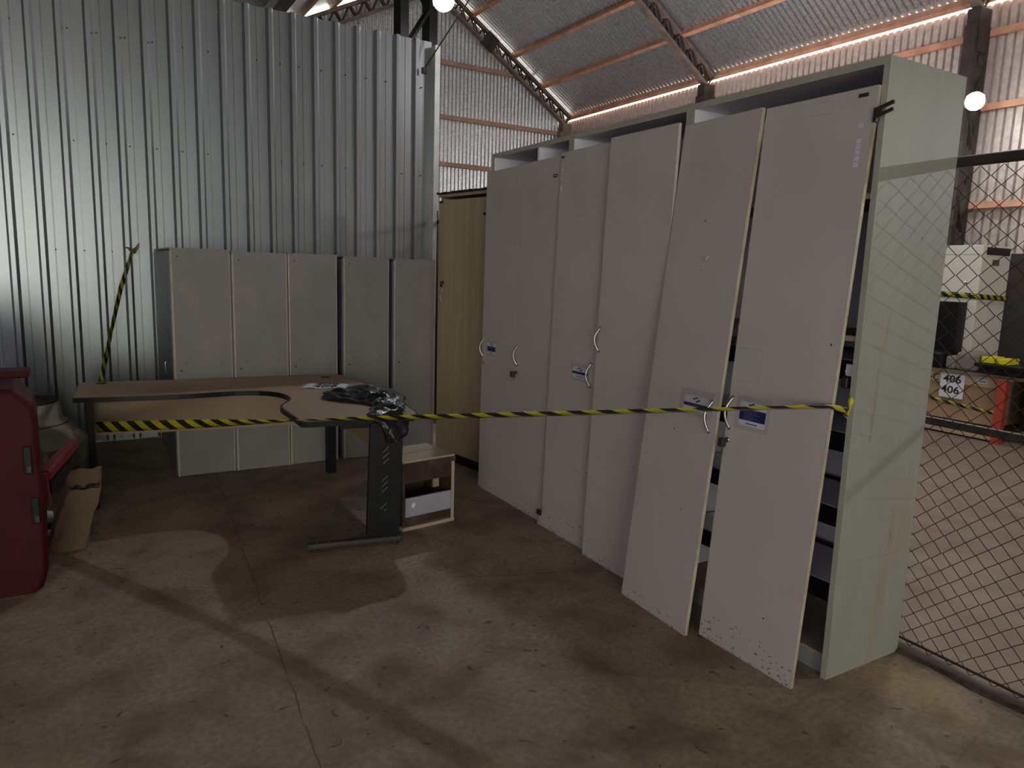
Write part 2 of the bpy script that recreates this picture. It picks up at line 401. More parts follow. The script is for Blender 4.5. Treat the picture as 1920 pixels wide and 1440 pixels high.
# right side wall X = 11
wr = empty('wall_right'); struct(wr, 'side wall of pale ribbed sheets beyond the fence with a slit of daylight on top', 'wall')
y = -9
while y < 16:
    sheet('metal_sheet', galv3_m, wr, groove_profile(9, .117, .055, .25), (XW + .02, y, 0), (0, 1, 0), (0, 0, 1), (1, 0, 0), lambda u: 0, lambda u: 5.44)
    y += 1.053
for z in (5.03, 4.05, 2.72, 1.3):
    MB().bar((XW - .05, -9, z), (XW - .05, GY, z), .06, .09).build('girt', purlin_m, wr)
bx('eave_closure', galv2_m, wr, XW + .1, XW + .6, -9, 16, 5.70, 5.73)

# unseen shell of the hall
wb = struct(bx('wall_front', wm, None, -2.2 + 2.5, 11.1, -9.05, -9, 0, 8.1), 'metal end wall behind the viewpoint', 'wall')
struct(MB().box(-4.6, -4.55, -9, 16, 0, 6.4).build('wall_near_side', wm), 'far left metal side wall of the hall', 'wall')
bx('lintel', galv2_m, wb, -4.6, .3, -9.05, -9, 3.9, 8.3)

# trusses with columns
def truss(name, Y, label):
    t = empty(name, (0, 0, 0)); struct(t, label, 'truss')
    d = .30; off = .14
    for xa, xb in ((XW - .1, XR), (XV, XR)):
        a = Vector((xa, Y, roofz(xa) - off)); b = Vector((xb, Y, roofz(xb) - off)); dz = Vector((0, 0, -d))
        MB().bar(a, b, .12, .07).build('top_chord', truss_m, t)
        MB().bar(a + dz, b + dz, .12, .06).build('bottom_chord', truss_m, t)
        n = 12; web = MB()
        for i in range(n):
            p = a.lerp(b, i / n); q = a.lerp(b, (i + .5) / n) + dz; r = a.lerp(b, (i + 1) / n)
            for sy in (-.045, .045):
                o_ = Vector((0, sy, 0)); web.bar(p + o_, q + o_, .02, .03); web.bar(q + o_, r + o_, .02, .03)
        web.build('web_bars', struct_m, t)
        g = a.lerp(b, .62)
        if name == 'gable_truss' and xa > 9: MB().bar(g + dz * .5 - (b - a).normalized() * .17, g + dz * .5 + (b - a).normalized() * .17, .14, .32).build('splice_plate', struct_m, t)
    return t
def lattice_column(name, X, Y, w_, d_, h_, label, m=struct_m, kneeoff=True):
    t = empty(name, (X, Y, 0)); struct(t, label, 'column')
    for sx in (-1, 1):
        bx('flange', m, t, sx * w_ / 2 - .05, sx * w_ / 2 + .05, -d_ / 2, d_ / 2, 0, h_)
    n = int(h_ / .55); wb_ = MB()
    for i in range(n):
        z0 = h_ * i / n; z1 = h_ * (i + 1) / n; s = 1 if i % 2 else -1
        for yy in (-d_ / 2 + .02, d_ / 2 - .02): wb_.bar((-s * w_ / 2, yy, z0), (s * w_ / 2, yy, z1), .03, .05, up=(0, 1, 0))
    wb_.build('lacing_bars', m, t)
    return t
truss('gable_truss', GY - .15, 'roof truss against the far gable wall')
truss('middle_truss', 10.93, 'roof truss in the middle bay above the cabinets')
truss('near_truss', 5.85, 'nearest roof truss at the upper right')
for Y, nm, lb in ((GY - .18, 'corner_column', 'steel column in the far corner of the hall'), (10.93, 'middle_column', 'steel column behind the tall cabinets'), (5.85, 'lamp_column', 'dark steel lattice column carrying the lamp on the right')):
    c = lattice_column(nm, XW - .25, Y, .26, .16, 5.1, lb, struct_m if Y < 15 else truss_m)
    MB().prism([(-.13, -.09), (.13, -.09), (.13, .09), (-.13, .09)], 4.75, 5.32).build('knee_plate', struct_m if Y < 15 else truss_m, c)
lattice_column('valley_column', 3.54, 8.4, .36, .22, 6.4, 'dark lattice column behind the right end of the metal partition', mat('near_black_steel', (.010, .009, .009), .7, spec=.2))

# ---------------------------------------------------------------- chain-link fence X = 3.04
fe = empty('chain_link_fence', (2.976, 0, 0), -math.atan2(.22, 5.5)); tag(fe, 'rusty chain-link fence running behind the tall cabinets', 'fence')
PY, PZ, H = .0435, .0383, 2.06
def mesh_bay(y0, y1, z0=.03, i_off=0):
    b = MB(); ny = int(round((y1 - y0) / PY)) - 1; nzz = int((H - z0) / PZ); r = .0027
    for i in range(i_off, i_off + ny + 1):
        pts = []
        for j in range(nzz + 1):
            a = (i + j) % 2; s = 1 if a else -1
            jit = random.uniform(-.002, .002)
            pts.append((s * .003, -1.4 + i * PY + (PY * .5 * s) + jit, z0 + j * PZ))
        # 3-sided wire with one vertex ring per knot
        n0 = len(b.v)
        for p in pts:
            for q in range(3):
                an = 2.094 * q; b.v.append((p[0] + r * math.cos(an), p[1] + r * math.sin(an), p[2]))
        for j in range(len(pts) - 1):
            for q in range(3):
                b.f.append((n0 + j * 3 + q, n0 + j * 3 + (q + 1) % 3, n0 + (j + 1) * 3 + (q + 1) % 3, n0 + (j + 1) * 3 + q))
    o = b.build('wire_mesh', rust_m, fe); o['kind'] = 'stuff'
for q, nb in enumerate((68, 68, 59)): mesh_bay(0, nb * PY, i_off=68 * q)
MB().tube([(0, -4, 2.085), (0, 7.08, 2.085)], .022, 10).build('top_rail', struct_m, fe, True)
bx('mid_rail', struct_m, fe, .004, .034, -4, 7.08, 1.015, 1.045)
MB().tube([(0, -4, .05), (0, 7.08, .05)], .006, 6).build('bottom_wire', rust_m, fe)
for yy in (-1.4, 4.516, 7.08): MB().tube([(0, yy, 0), (0, yy, 2.2)], .028, 10).build('post', struct_m, fe, True)

# ---------------------------------------------------------------- tall cabinets (front X=2.51, back 3.01)
FX, BX, TZ = 2.512, 3.005, 2.40
def tall_cabinet(ya, yb, label, right_m, mid=None, shelves=(), pull=()):
    """right side at ya (near the camera), left side at yb"""
    t = empty('tall_cabinet', (FX, ya, 0)); tag(t, label, 'cabinet', 'row of tall cabinets')
    D = BX - FX; W = yb - ya; th = .025
    def b(name, m, x0, x1, y0, y1, z0, z1): return bx(name, m, t, x0, x1, y0, y1, z0, z1)
    b('side_panel', right_m, .002, D, 0, th, 0, TZ - .001); b('side_panel', inner_m, .002, D, W - th, W, 0, TZ - .001)
    b('edge_band', edge2_m, -.001, .0018, 0, th, 0, TZ); b('edge_band', edge2_m, -.001, .0018, W - th, W, 0, TZ)
    b('top_panel', inner_m, .002, D, th, W - th, TZ - .025, TZ - .002); b('edge_band', edge2_m, -.001, .0018, th, W - th, TZ - .028, TZ)
    b('bottom_panel', dust_m, .02, D, th, W - th, .07, .09); b('plinth', door2_m, .03, .048, th, W - th, 0, .069)
    b('back_panel', inner_m, D - .02, D - .002, th, W - th, .09, TZ - .025)
    if mid: b('divider', inner_m, .004, D - .02, mid - ya - .01, mid - ya + .01, .09, TZ - .025)
    for z in shelves:
        b('shelf', dust_m, .012, D - .02, th, W - th, z, z + .02); b('edge_band', edge_m, .01, .0118, th, W - th, z, z + .02)
    for z in pull:
        p = b('pull_out_frame', blackp_m, .05, .065, th + .02, W - th - .02, z, z + .075)
        for nm, mm, a in (('back_bar', blackp_m, (D - .07, D - .055, th + .02, W - th - .02, z - .01, z + .09)), ('tray', inner_m, (.066, D - .071, th + .03, W - th - .03, z + .07, z + .076)),
                          ('slide_rail', galv_rail_m, (.04, D - .08, th + .005, th + .018, z + .02, z + .055)), ('slide_rail', galv_rail_m, (.04, D - .08, W - th - .018, W - th - .005, z + .02, z + .055)),
                          ('end_clip', whitep_m, (.035, .06, th + .001, th + .02, z + .0, z + .075))):
            bx(nm, mm, p, *a)
    return t
tc1 = tall_cabinet(1.653, 2.64, 'nearest tall grey cabinet with its greenish side panel bare to the fence', door2_m, None, (1.375, 1.905), (.30, .62, .93, 1.22))
tc2 = tall_cabinet(2.642, 3.61, 'middle tall grey cabinet of the row, between the near and far ones', door2_m, None, (1.375, 1.905), ())
tc3 = tall_cabinet(3.612, 4.565, 'farthest tall grey cabinet of the row, next to the pale maple cabinet', door2_m, 3.975, (1.375, 1.905), ())
def stain(x0, z0, x1, z1, w_, label=None):
    b = MB(); n = 14
    for i in range(n + 1):
        t = i / n; x = x0 + (x1 - x0) * t + .006 * noise.noise(Vector((t * 4, x0 * 9, 1))); z = z0 + (z1 - z0) * t; ww = w_ * (.25 + .75 * math.sin(math.pi * t) * (.6 + .8 * abs(noise.noise(Vector((t * 7, 3, x0 * 5))))))
        b.v += [(x - ww, -.0006, z), (x + ww, -.0006, z)]
        if i: b.f.append((2 * i - 2, 2 * i - 1, 2 * i + 1, 2 * i))
    b.build('rust_stain', mat('rust_stain', (.275, .245, .19), .6, var=.25, scale=25, stretch=(3, 3, .6)), tc1)
stain(.17, 1.51, .13, 1.28, .004); stain(.13, 1.27, .12, .98, .012); stain(.34, .66, .33, .50, .010); stain(.21, .70, .26, .69, .006); stain(.0, .30, .004, .0, .004)
# padlock on the side panel of the nearest cabinet
lock = MB(); lock.box(-.05, -.012, .03, .06, 1.19, 1.235); lk = lock.build('padlock', mat('tarnished_lock', (.16, .14, .11), .35, .8), None, bevel=.006)
lk.location = (FX + .06, 1.67, 0); tag(lk, 'tarnished padlock hanging just inside the nearest tall cabinet', 'padlock')
MB().tube([(-.045, .045, 1.235), (-.045, .045, 1.262), (-.031, .045, 1.275), (-.017, .045, 1.262), (-.017, .045, 1.235)], .0035, 8).build('shackle', steel_m, lk, True)
MB().box(-.045, -.02, .0, .045, 1.24, 1.285).build('hasp', whitep_m, lk)

# leaning doors -----------------------------------------------------------
def lean_door(yl, yr, xb, xt, zt, label, lip=0.0, em=None, xb2=None, byl=None, byr=None):
    """yl/yr: left/right edge at the top (world Y, left = larger); xb bottom X, xt top X of the front face"""
    byl = yl if byl is None else byl; byr = yr if byr is None else byr; xb2 = xb if xb2 is None else xb2
    bl = Vector((xb, byl, lip)); br = Vector((xb2, byr, lip)); tl = Vector((xt, yl, zt)); tr = Vector((xt, yr, zt))
    ex = ((br - bl) + (tr - tl)).normalized(); up = ((tl + tr) / 2 - (bl + br) / 2); hgt = up.length; up = (up - ex * up.dot(ex)).normalized(); nrm = ex.cross(up)
    wd = ((br - bl).length + (tr - tl).length) / 2; th = .018
    # local: x right, y toward the cabinet, z up; origin bottom centre of the front face
    M = basis(ex, -nrm, up, (bl + br) / 2)
    t = empty('cabinet_door', M=M); tag(t, label, 'door', 'cabinet doors leaning on the tall cabinets')
    e = .0022
    bx('panel', door_m, t, -wd / 2 + e, wd / 2 - e, 0, th, e, hgt - e)
    for a in ((-wd / 2, -wd / 2 + e, 0, th, 0, hgt), (wd / 2 - e, wd / 2, 0, th, 0, hgt)): bx('edge_band', em or edge_m, t, *a)
    for a in ((-wd / 2 + e, wd / 2 - e, 0, th, 0, e), (-wd / 2 + e, wd / 2 - e, 0, th, hgt - e, hgt)): bx('edge_band', edge2_m, t, *a)
    return t, wd, hgt
def handle(t, x, z, L_=.135, bow=-.014, sx=-1):
    pts = []
    for i in range(15):
        a = i / 14; pts.append((x + sx * .016 * math.sin(math.pi * a) , -.004 - .026 * math.sin(math.pi * a), z + (a - .5) * L_))
    o = MB().tube(pts, [.0055 if 0 < i < 14 else .007 for i in range(15)], 8).build('handle', steel_m, t, True); o['label'] = 'curved brushed steel handle'
def keylock(t, x, z, key=True):
    o = MB().tube([(x, .0, z), (x, -.006, z)], .011, 14).build('lock', steel_m, t, True)
    if key:
        MB().tube([(x, -.006, z), (x, -.024, z)], .005, 8).build('key', struct_m, o)
        MB().box(x - .013, x + .013, -.05, -.022, z - .03, z + .008).build('key_head', struct_m, o, bevel=.004)
        MB().box(x - .002, x + .004, -.03, -.026, z - .065, z - .03).build('hanging_key', steel_m, o)
def sticker(t, x0, x1, z0, z1, band, lines=0, film=0, rot=0):
    c = Vector(((x0 + x1) / 2, 0, (z0 + z1) / 2)); R = Matrix.Translation(c) @ Matrix.Rotation(rot, 4, 'Y') @ Matrix.Translation(-c)
    W_ = x1 - x0; H_ = z1 - z0
    if film: bx('clear_film', clear_m, t, x0 - film, x1 + film * .8, -.0006, 0, z0 - film * .8, z1 + film, M=R)
    s = bx('sticker', lab_m, t, x0, x1, -.0012, -.0001, z0, z1, M=R); s['label'] = 'white sticker with a navy band'
    b0, b1 = band; bx('printed_band', blue_m, s, x0, x1, -.0016, -.0012, z0 + H_ * b0, z0 + H_ * b1, M=R)
    tx = MB()
    for i in range(lines):
        zz = z0 + H_ * (b0 + (b1 - b0) * (i + .6) / (lines + .3)); L_ = W_ * random.uniform(.35, .55)
        xx = x0 + W_ * .16
        while xx < x0 + W_ * .16 + L_:
            q = random.uniform(.008, .02); tx.box(xx, xx + q, -.0019, -.0016, zz - .0012, zz + .0012, R); xx += q + .003
    if lines: tx.build('small_print', faint_m, s)
    # emblem: four skewed lozenges; small caption line at the foot
    em = MB(); cx = x0 + W_ * .5; cz = z0 + H_ * (b1 + 1) / 2
    for dx, dz in ((-.016, .004), (-.002, .009), (.004, -.006), (.016, .0)):
        em.box(cx + dx - .007, cx + dx + .006, -.0019, -.0012, cz + dz - .0035, cz + dz + .0035, R)
    em.build('emblem', struct_m, s)
    cp = MB(); xx = x0 + W_ * .28
    while xx < x0 + W_ * .72:
        q = random.uniform(.004, .009); cp.box(xx, xx + q, -.0019, -.0012, z0 + H_ * b0 * .42 - .002, z0 + H_ * b0 * .42 + .0025, R); xx += q + .002
    cp.build('caption', ink_m, s)
def spots(t, pts):
    for (x, z, r) in pts: MB().tube([(x, 0.0005, z), (x, -.001, z)], r, 8).build('mark', struct_m, t)
def outline(t, x0, x1, z0, z1, w_=.0025, rot=0):
    c = Vector(((x0 + x1) / 2, 0, (z0 + z1) / 2)); R = Matrix.Translation(c) @ Matrix.Rotation(rot, 4, 'Y') @ Matrix.Translation(-c)
    o = MB()
    for a in ((x0, x1, z1 - w_, z1), (x0, x1, z0, z0 + w_), (x1 - w_, x1, z0, z1)): o.box(a[0], a[1], -.0005, .0001, a[2], a[3], R)
    o.build('glue_outline', mark_m, t)

# order: far to near
d1, w1, h1 = lean_door(4.54, 4.06, 2.478, 2.492, 2.278, 'leftmost tall grey door, beside the maple cabinet, small navy sticker next to its handle', byl=4.60, byr=4.13)
d2, w2, h2 = lean_door(4.055, 3.60, 2.474, 2.492, 2.285, 'second tall grey door from the left, black clip near its top and chipped foot', byl=4.125, byr=3.68)
d3, w3, h3 = lean_door(3.646, 3.166, 2.440, 2.485, 2.30, 'third tall grey door from the left, sticker with thin navy stripe left of its handle', byl=3.672, byr=3.193)
d4, w4, h4 = lean_door(3.24, 2.71, 2.400, 2.462, 2.315, 'middle-right tall grey door with a handle at its left edge and no sticker', em=door_m, byl=3.165, byr=2.67)
d5, w5, h5 = lean_door(2.672, 2.207, 2.285, 2.484, 2.304, 'tall grey door leaning out at the foot, torn clear patch above its sticker', byl=2.665, byr=2.185, xb2=2.240)
d6, w6, h6 = lean_door(2.203, 1.697, 2.325, 2.492, 2.30, 'nearest tall grey door, large navy sticker and hanging key at its left edge', byl=2.168, byr=1.682)
def lx(yc, Y): return yc - Y
handle(d1, -w1 / 2 + .035, 1.045); keylock(d1, -w1 / 2 + .03, .935, False)
sticker(d1, -w1 / 2 + .085, -w1 / 2 + .20, 1.01, 1.09, (.25, .68), 0, .015)
handle(d2, -w2 / 2 + .04, 1.043); keylock(d2, -w2 / 2 + .035, .93)
spots(d2, [(.15, .35, .004)])
sticker(d3, w3 / 2 - .235, w3 / 2 - .085, .995, 1.062, (.36, .58), 1, .02); handle(d3, w3 / 2 - .05, 1.03, .14)
handle(d4, -w4 / 2 + .03, 1.243, .135)
outline(d3, -.06, .03, 1.93, 1.97); outline(d4, -w4 / 2 + .02, -w4 / 2 + .11, .93, 1.06)
sticker(d5, w5 / 2 - .215, w5 / 2 - .055, 1.005, 1.072, (.28, .50), 1, .03); handle(d5, w5 / 2 - .028, 1.0, .145)
handle(d6, -w6 / 2 + .028, 1.025, .145); keylock(d6, -w6 / 2 + .022, .905)
sticker(d6, -w6 / 2 + .068, -w6 / 2 + .205, .985, 1.085, (.22, .70), 6, .025)
outline(d6, -w6 / 2 + .015, -w6 / 2 + .145, 1.17, 1.31); outline(d6, -w6 / 2 + .22, -w6 / 2 + .32, 2.235, 2.285)
spots(d6, [(w6 / 2 - .04, 1.365, .004), (.08, .22, .004)]); spots(d5, [(-.01, 1.86, .004), (-.02, .9, .004), (.1, .55, .003)]); spots(d3, [(.1, .45, .004), (.2, .46, .004)])
def scuffs(t, w_, n, zmax=.10, seed=1):
    rr = random.Random(seed); b = MB()
    for i in range(n):
        x = rr.uniform(-w_ / 2 + .01, w_ / 2 - .01); z = zmax * rr.random() ** 2.2 + .004; q = rr.uniform(.0015, .007); h_ = rr.uniform(.001, .004)
        b.box(x - q, x + q, -.0004, .0002, z - h_, z + h_)
    b.build('scuff_marks', mat('scuff_grey', (.20, .165, .15), .7, var=.3, scale=40), t)['kind'] = 'stuff'
for q, (dd, ww) in enumerate(((d3, w3), (d4, w4), (d5, w5), (d6, w6), (d2, w2), (d1, w1))): scuffs(dd, ww, (60, 30, 30, 70, 50, 20)[q], (.13, .05, .05, .12, .09, .05)[q], q + 3)
# white bar labels and black tag near the top right of the nearest door
for z in (2.172, 2.115, 2.095, 2.075, 2.052, 2.03): bx('small_label', lab_m, d6, w6 / 2 - .058, w6 / 2 - .040, -.001, 0, z - .008, z + .008)
bx('black_tag', struct_m, d6, w6 / 2 - .075, w6 / 2 - .035, -.001, 0, 2.272, 2.286)
for z in (2.2, 2.15, 2.10, 2.085): bx('small_label', lab_m, d3, -w3 / 2 + .01, -w3 / 2 + .03, -.001, 0, z - .008, z + .008)
bx('black_tag', struct_m, d3, -w3 / 2 + .005, -w3 / 2 + .035, -.001, 0, 2.268, 2.28)
# torn clear film with crumpled shine on the fifth door
tf = MB(); 
for (a, b_, c, d, o_) in ((0, .02, .012, .04, -.008), (-.012, .012, .012, .022, -.014), (-.02, .006, -.01, .01, -.006), (-.022, -.002, -.03, -.018, -.012)):
    tf.quad((a + .03, -.001, 1.66 + c), (b_ + .03, o_, 1.66 + c + .006), (b_ + .036, -.002, 1.66 + d), (a + .036, o_, 1.66 + d))
tf.build('torn_film', mat('clear_torn_film', (.7, .7, .68), .15, .3), d5)
# black hinge plates
hg = MB(); hg.box(w6 / 2 - .004, w6 / 2 + .010, -.004, .016, 2.175, 2.225); hg.bar((w6 / 2, -.004, 2.215), (w6 / 2 + .075, -.012, 2.232), .008, .012); hg.bar((w6 / 2, -.004, 2.19), (w6 / 2 + .075, -.012, 2.207), .008, .010); hg.bar((w6 / 2 + .022, -.008, 2.195), (w6 / 2 + .03, -.008, 2.222), .008, .016)
hg.build('hinge_plate', struct_m, d6)
hg = MB(); hg.box(w2 / 2 - .075, w2 / 2 - .04, -.004, 0, 2.165, 2.185)
hg.build('hinge_plate', struct_m, d2)
MB().box(w2 / 2 - .058, w2 / 2 - .052, -.0055, -.0041, 2.172, 2.179).box(w2 / 2 - .048, w2 / 2 - .044, -.0055, -.0041, 2.172, 2.179).build('plate_holes', lab_m, d2)
hg = MB(); hg.box(-w3 / 2 - .055, -w3 / 2 - .01, -.004, 0.004, .065, .095); hg.build('hinge_plate', struct_m, d3)
bx('corner_block', board_m, d3, -w3 / 2 - .04, -w3 / 2 - .012, -.003, .01, .0, .06)

# ---------------------------------------------------------------- pale maple cabinet
A = Vector((2.540, 5.50, 0)); ang = math.atan2(4.75 - 5.50, 2.66 - 2.540)
wc = empty('maple_cabinet', A, ang + math.pi / 2 + math.pi); tag(wc, 'pale maple cabinet between the low grey cabinets and the tall grey row', 'cabinet')
# local: -y runs toward the camera-right along the front; x = depth
wc.rotation_euler = (0, 0, ang + math.pi / 2)
W, D, Hh = .80, .36, 2.20
def wbx(name, m, *a, **k): return bx(name, m, wc, *a, **k)
wbx('side_panel', beige_m, .02, D, -.018, 0, 0.0, Hh - .03); wbx('side_panel', beige_m, .02, D, -W, -W + .018, 0, Hh - .03)
wbx('back_panel', beige_m, D - .01, D, -W + .018, -.018, .08, Hh - .03); wbx('bottom_panel', beige_m, .02, D - .01, -W + .018, -.018, .08, .10)
wbx('plinth', blackp_m, .03, .05, -W + .018, -.018, 0, .08)
dr = wbx('door', beige_m, 0, .018, -.635, -.002, .09, Hh - .055); dr2 = wbx('door', beige_m, .012, .019, -W + .002, -.643, .09, Hh - .055)
wbx('top_panel', beige_m, .0, D, -W, 0, Hh - .029, Hh - .008)
tp = MB(); n0 = 0
for i in range(24):
    y = -W + i * W / 23; xx = -.02 + random.uniform(-.008, .004)
    tp.v += [(xx, y, Hh - .007), (D + .01, y, Hh - .007), (xx, y, Hh + .006 + random.uniform(0, .006)), (D + .01, y, Hh + .012)]
    if i: a = 4 * (i - 1); b_ = 4 * i; tp.f += [(a, b_, b_ + 2, a + 2), (a + 2, b_ + 2, b_ + 3, a + 3), (a + 1, a + 3, b_ + 3, b_ + 1), (a, a + 1, b_ + 1, b_)]
tp.f += [(0, 2, 3, 1), (92, 93, 95, 94)]
tp.build('top_cover', blackp_m, wc)['label'] = 'ragged black sheet on top'
wbx('door_notch', blackp_m, -.004, .003, -.06, -.012, Hh - .075, Hh - .058)
l_ = wbx('door_lock', blackp_m, -.012, 0, -.085, -.05, 1.475, 1.50); bx('lock_cylinder', steel_m, l_, -.014, -.012, -.085, -.072, 1.48, 1.492)
wbx('lock_plate', blackp_m, -.010, 0, -.06, -.045, 1.455, 1.472)
MB().tube([(-.006, -.085, 1.445), (-.012, -.064, 1.41), (-.016, -.055, 1.385), (-.012, -.064, 1.35), (-.006, -.08, 1.325)], .004, 8).build('handle', steel_m, wc, True)
MB().tube([(-.002, -.618, 1.25), (-.010, -.618, 1.25)], .012, 8).build('hinge_cup', steel_m, wc); MB().tube([(-.002, -.618, 2.02), (-.010, -.618, 2.02)], .012, 8).build('hinge_cup', blackp_m, wc)

# ---------------------------------------------------------------- five low cabinets, side panels toward the camera
lowx = [(.545, .955), (.962, 1.368), (1.375, 1.765), (1.812, 2.205), (2.250, 2.632)]
lowl = ['leftmost low grey cabinet, bluish door facing left with a small handle', 'second low grey cabinet from the left, pressed against the first', 'third low grey cabinet from the left, with the dark gap on its right',
        'fourth low grey cabinet from the left, behind the desk corner', 'rightmost low grey cabinet, next to the maple cabinet']
for i, ((xa, xb), lab) in enumerate(zip(lowx, lowl)):
    dy = (0, -.008, .004, 0, .012)[i]; t = empty('low_cabinet', (xa, 5.74 + dy, 0)); tag(t, lab, 'cabinet', 'low cabinets standing along the metal partition')
    W = xb - xa; D = 1.22; z1 = 1.685 + (.006, -.004, 0, -.008, -.012)[i]; zb = (0, 0, .0, .0, .0)[i]
    bx('side_panel', low_m, t, .016, W - .010, 0, .018, zb + .004, z1 - .012)
    bx('edge_band', edge_m, t, 0.003, .0158, .002, .020, zb, z1 - .013); bx('edge_band', edge_m, t, W - .0098, W - .001, .004, .020, zb, z1 - .013)
    bx('side_panel', low_m, t, .016, W - .016, D - .018, D, zb + .004, z1 - .012)
    bx('top_panel', low_m, t, .0, W, .001, D, z1 - .0118, z1); bx('bottom_panel', dust_m, t, .02, W - .02, .02, D - .02, .05, .07)
    bx('door', lowblue_m, t, -.004, .012, .022, D, zb + .01, z1 - .02)
    bx('back_panel', mat('inner_brown_hardboard', (.16, .115, .08), .7), t, W - .022, W - .016, .02, D - .02, .02, z1 - .02)
    for (sx, sz, r) in ((.022 + .03, z1 - .06, .006), (W - .05, z1 - .03, .003), (.05, .80, .0075), (.09, .855, .004), (W - .075, .86, .004)):
        MB().tube([(sx, .001, sz), (sx, -.0015, sz)], r, 8).build('screw_hole', struct_m, t)
    if i == 0:
        MB().tube([(-.005, .30, .85), (-.03, .30, .83), (-.03, .30, .74), (-.005, .30, .72)], .006, 8).build('handle', steel_m, t, True)

# ---------------------------------------------------------------- L-shaped desk
dk = empty('corner_desk', (0, 5.2, 0)); tag(dk, 'L-shaped beech desk with a curved black-edged notch and black metal legs', 'desk')
O_ = Vector((0, -5.2, 0))
out = [(-.085, 5.136), (.15, 5.095), (.39, 5.066), (.50, 5.054), (.587, 5.052), (.68, 5.058), (.771, 5.064), (.85, 5.062), (.93, 5.048), (1.00, 5.018), (1.06, 4.972), (1.10, 4.91), (1.122, 4.84), (1.13, 4.76), (1.122, 4.68), (1.092, 4.59), (1.042, 4.509), (1.01, 4.44), (.999, 4.37),
       (1.007, 3.93), (1.03, 3.915), (1.58, 3.856), (1.64, 3.868), (1.68, 3.91), (1.70, 3.97), (1.782, 4.54), (1.75, 5.56), (1.73, 5.585), (-.03, 5.79), (-.055, 5.77)]
pl = [(x, y - 5.2) for x, y in out]
from mathutils.geometry import tessellate_polygon
def flat_prism(poly, z0, z1):
    b = MB(); k = len(poly); b.v = [(x, y, z0) for x, y in poly] + [(x, y, z1) for x, y in poly]
    tri = tessellate_polygon([[Vector((x, y, 0)) for x, y in poly]])
    for t in tri:
        a, b2, c = [Vector((*poly[i], 0)) for i in t]
        if (b2 - a).cross(c - a).z < 0: t = (t[0], t[2], t[1])
        b.f.append((k + t[0], k + t[1], k + t[2])); b.f.append((t[2], t[1], t[0]))
    for i in range(k): b.f.append((i, (i + 1) % k, k + (i + 1) % k, k + i))
    return b
flat_prism(pl, .715, .74).build('desktop', oak_m, dk)
# black moulding along the whole rim
rim = MB(); k = len(pl)
for i in range(k):
    a = Vector((*pl[i], .7265)); b_ = Vector((*pl[(i + 1) % k], .7265)); d = (b_ - a).normalized() * .003
    front = i <= 24
    rim.bar(a - d, b_ + d, .012 if front else .004, .031 if front else .024)
rim.build('edge_moulding', blackp_m, dk)['label'] = 'black rounded edge moulding'
for gx, gy in ((.078, 5.70), (1.592, 5.50)):
    MB().lathe([(.0, .7395), (.034, .7395), (.034, .744), (.026, .7455), (.0, .7455)], 20, (gx, gy - 5.2)).build('cable_grommet', blackp_m, dk, True)
# left leg: narrow panel along Y with T foot
bx('leg', black_m, dk, -.022, .022, .02, .10, .04, .715); bx('foot', black_m, dk, -.025, .025, -.05, .45, .012, .045, bevel=.01)
# corner post
bx('leg', black_m, dk, 1.57, 1.635, .18, .245, .0, .715)
# right leg: wide slotted panel on a long foot
ra = math.radians(-10); RM = Matrix.Translation((1.47, -1.34, 0)) @ Matrix.Rotation(ra, 4, 'Z')
lg = bx('leg', black_m, dk, -.095, .095, -.022, .022, .05, .715, M=RM)
lg.data.transform(Matrix.Identity(4))
# taper the leg slightly to the foot
for v in lg.data.vertices:
    if v.co.z < .3: v.co.x += -.0 - .022
    else: v.co.x += 0
sl = MB()
for zc in (.555, .385, .22):
    for j in range(3):
        zz = zc - j * .034; xx = -.03 + (zc - .4) * .03
        sl.bar(RM @ Vector((xx, -.0235, zz - .012)), RM @ Vector((xx + .034, -.0235, zz + .02)), .003, .0025)
sl.build('vent_slots', mat('slot_edge_metal', (.30, .30, .31), .35, .4), lg)
ft = MB()
pa = Vector((1.01, 3.885 - 5.2, .035)); pb = Vector((1.545, 3.79 - 5.2, .035))
ft.bar(pa, pb, .052, .034); o = ft.build('foot', dkdust_m, dk, bevel=.012)
for q in (.08, .92):
    p = pa.lerp(pb, q); MB().tube([(p.x, p.y, 0), (p.x, p.y, .02)], .022, 12).build('levelling_pad', rub_m, o)
for q in (.1, .22): p = pa.lerp(pb, q); MB().tube([(p.x, p.y, .05), (p.x, p.y, .0535)], .006, 8).build('foot_screw', steel_m, o)
# beams under the top
MB().bar((1.22, 3.94 - 5.2, .697), (1.62, 3.895 - 5.2, .697), .03, .03).build('front_beam', black_m, dk)
# modesty panels
MB().bar((.022, 5.52 - 5.2, .565), (1.58, 5.40 - 5.2, .545), .016, .30).build('modesty_panel', oak_m, dk)
MB().bar((1.615, 5.38 - 5.2, .56), (1.61, 4.45 - 5.2, .555), .016, .28).build('modesty_panel', oak_m, dk)

# lot sign lying on the desk
sg = empty('lot_sign', (1.47, 5.06, .742), math.radians(-26)); tag(sg, 'white plastic-sleeved lot sign lying on the desk near its far corner', 'sign')
MB().box(-.17, .17, -.125, .115, 0, .0012).build('clear_sleeve', mat('glossy_sleeve', (.45, .43, .40), .12), sg)
sb_ = MB()
for i in range(9):
    x = -.145 + i * .29 / 8; z = .004 + .003 * math.sin(i * 1.3); sb_.v += [(x, -.105, z), (x, .10, z)]
    if i: sb_.f.append((2 * i - 2, 2 * i, 2 * i + 1, 2 * i - 1))
p_ = sb_.build('paper_sheet', paper_m, sg, True)
for yy in (.045, -.045): text('printed_number', '409', .115, ink_m, sg, Matrix.Translation((.0, yy, .0085)), bold=.0015)

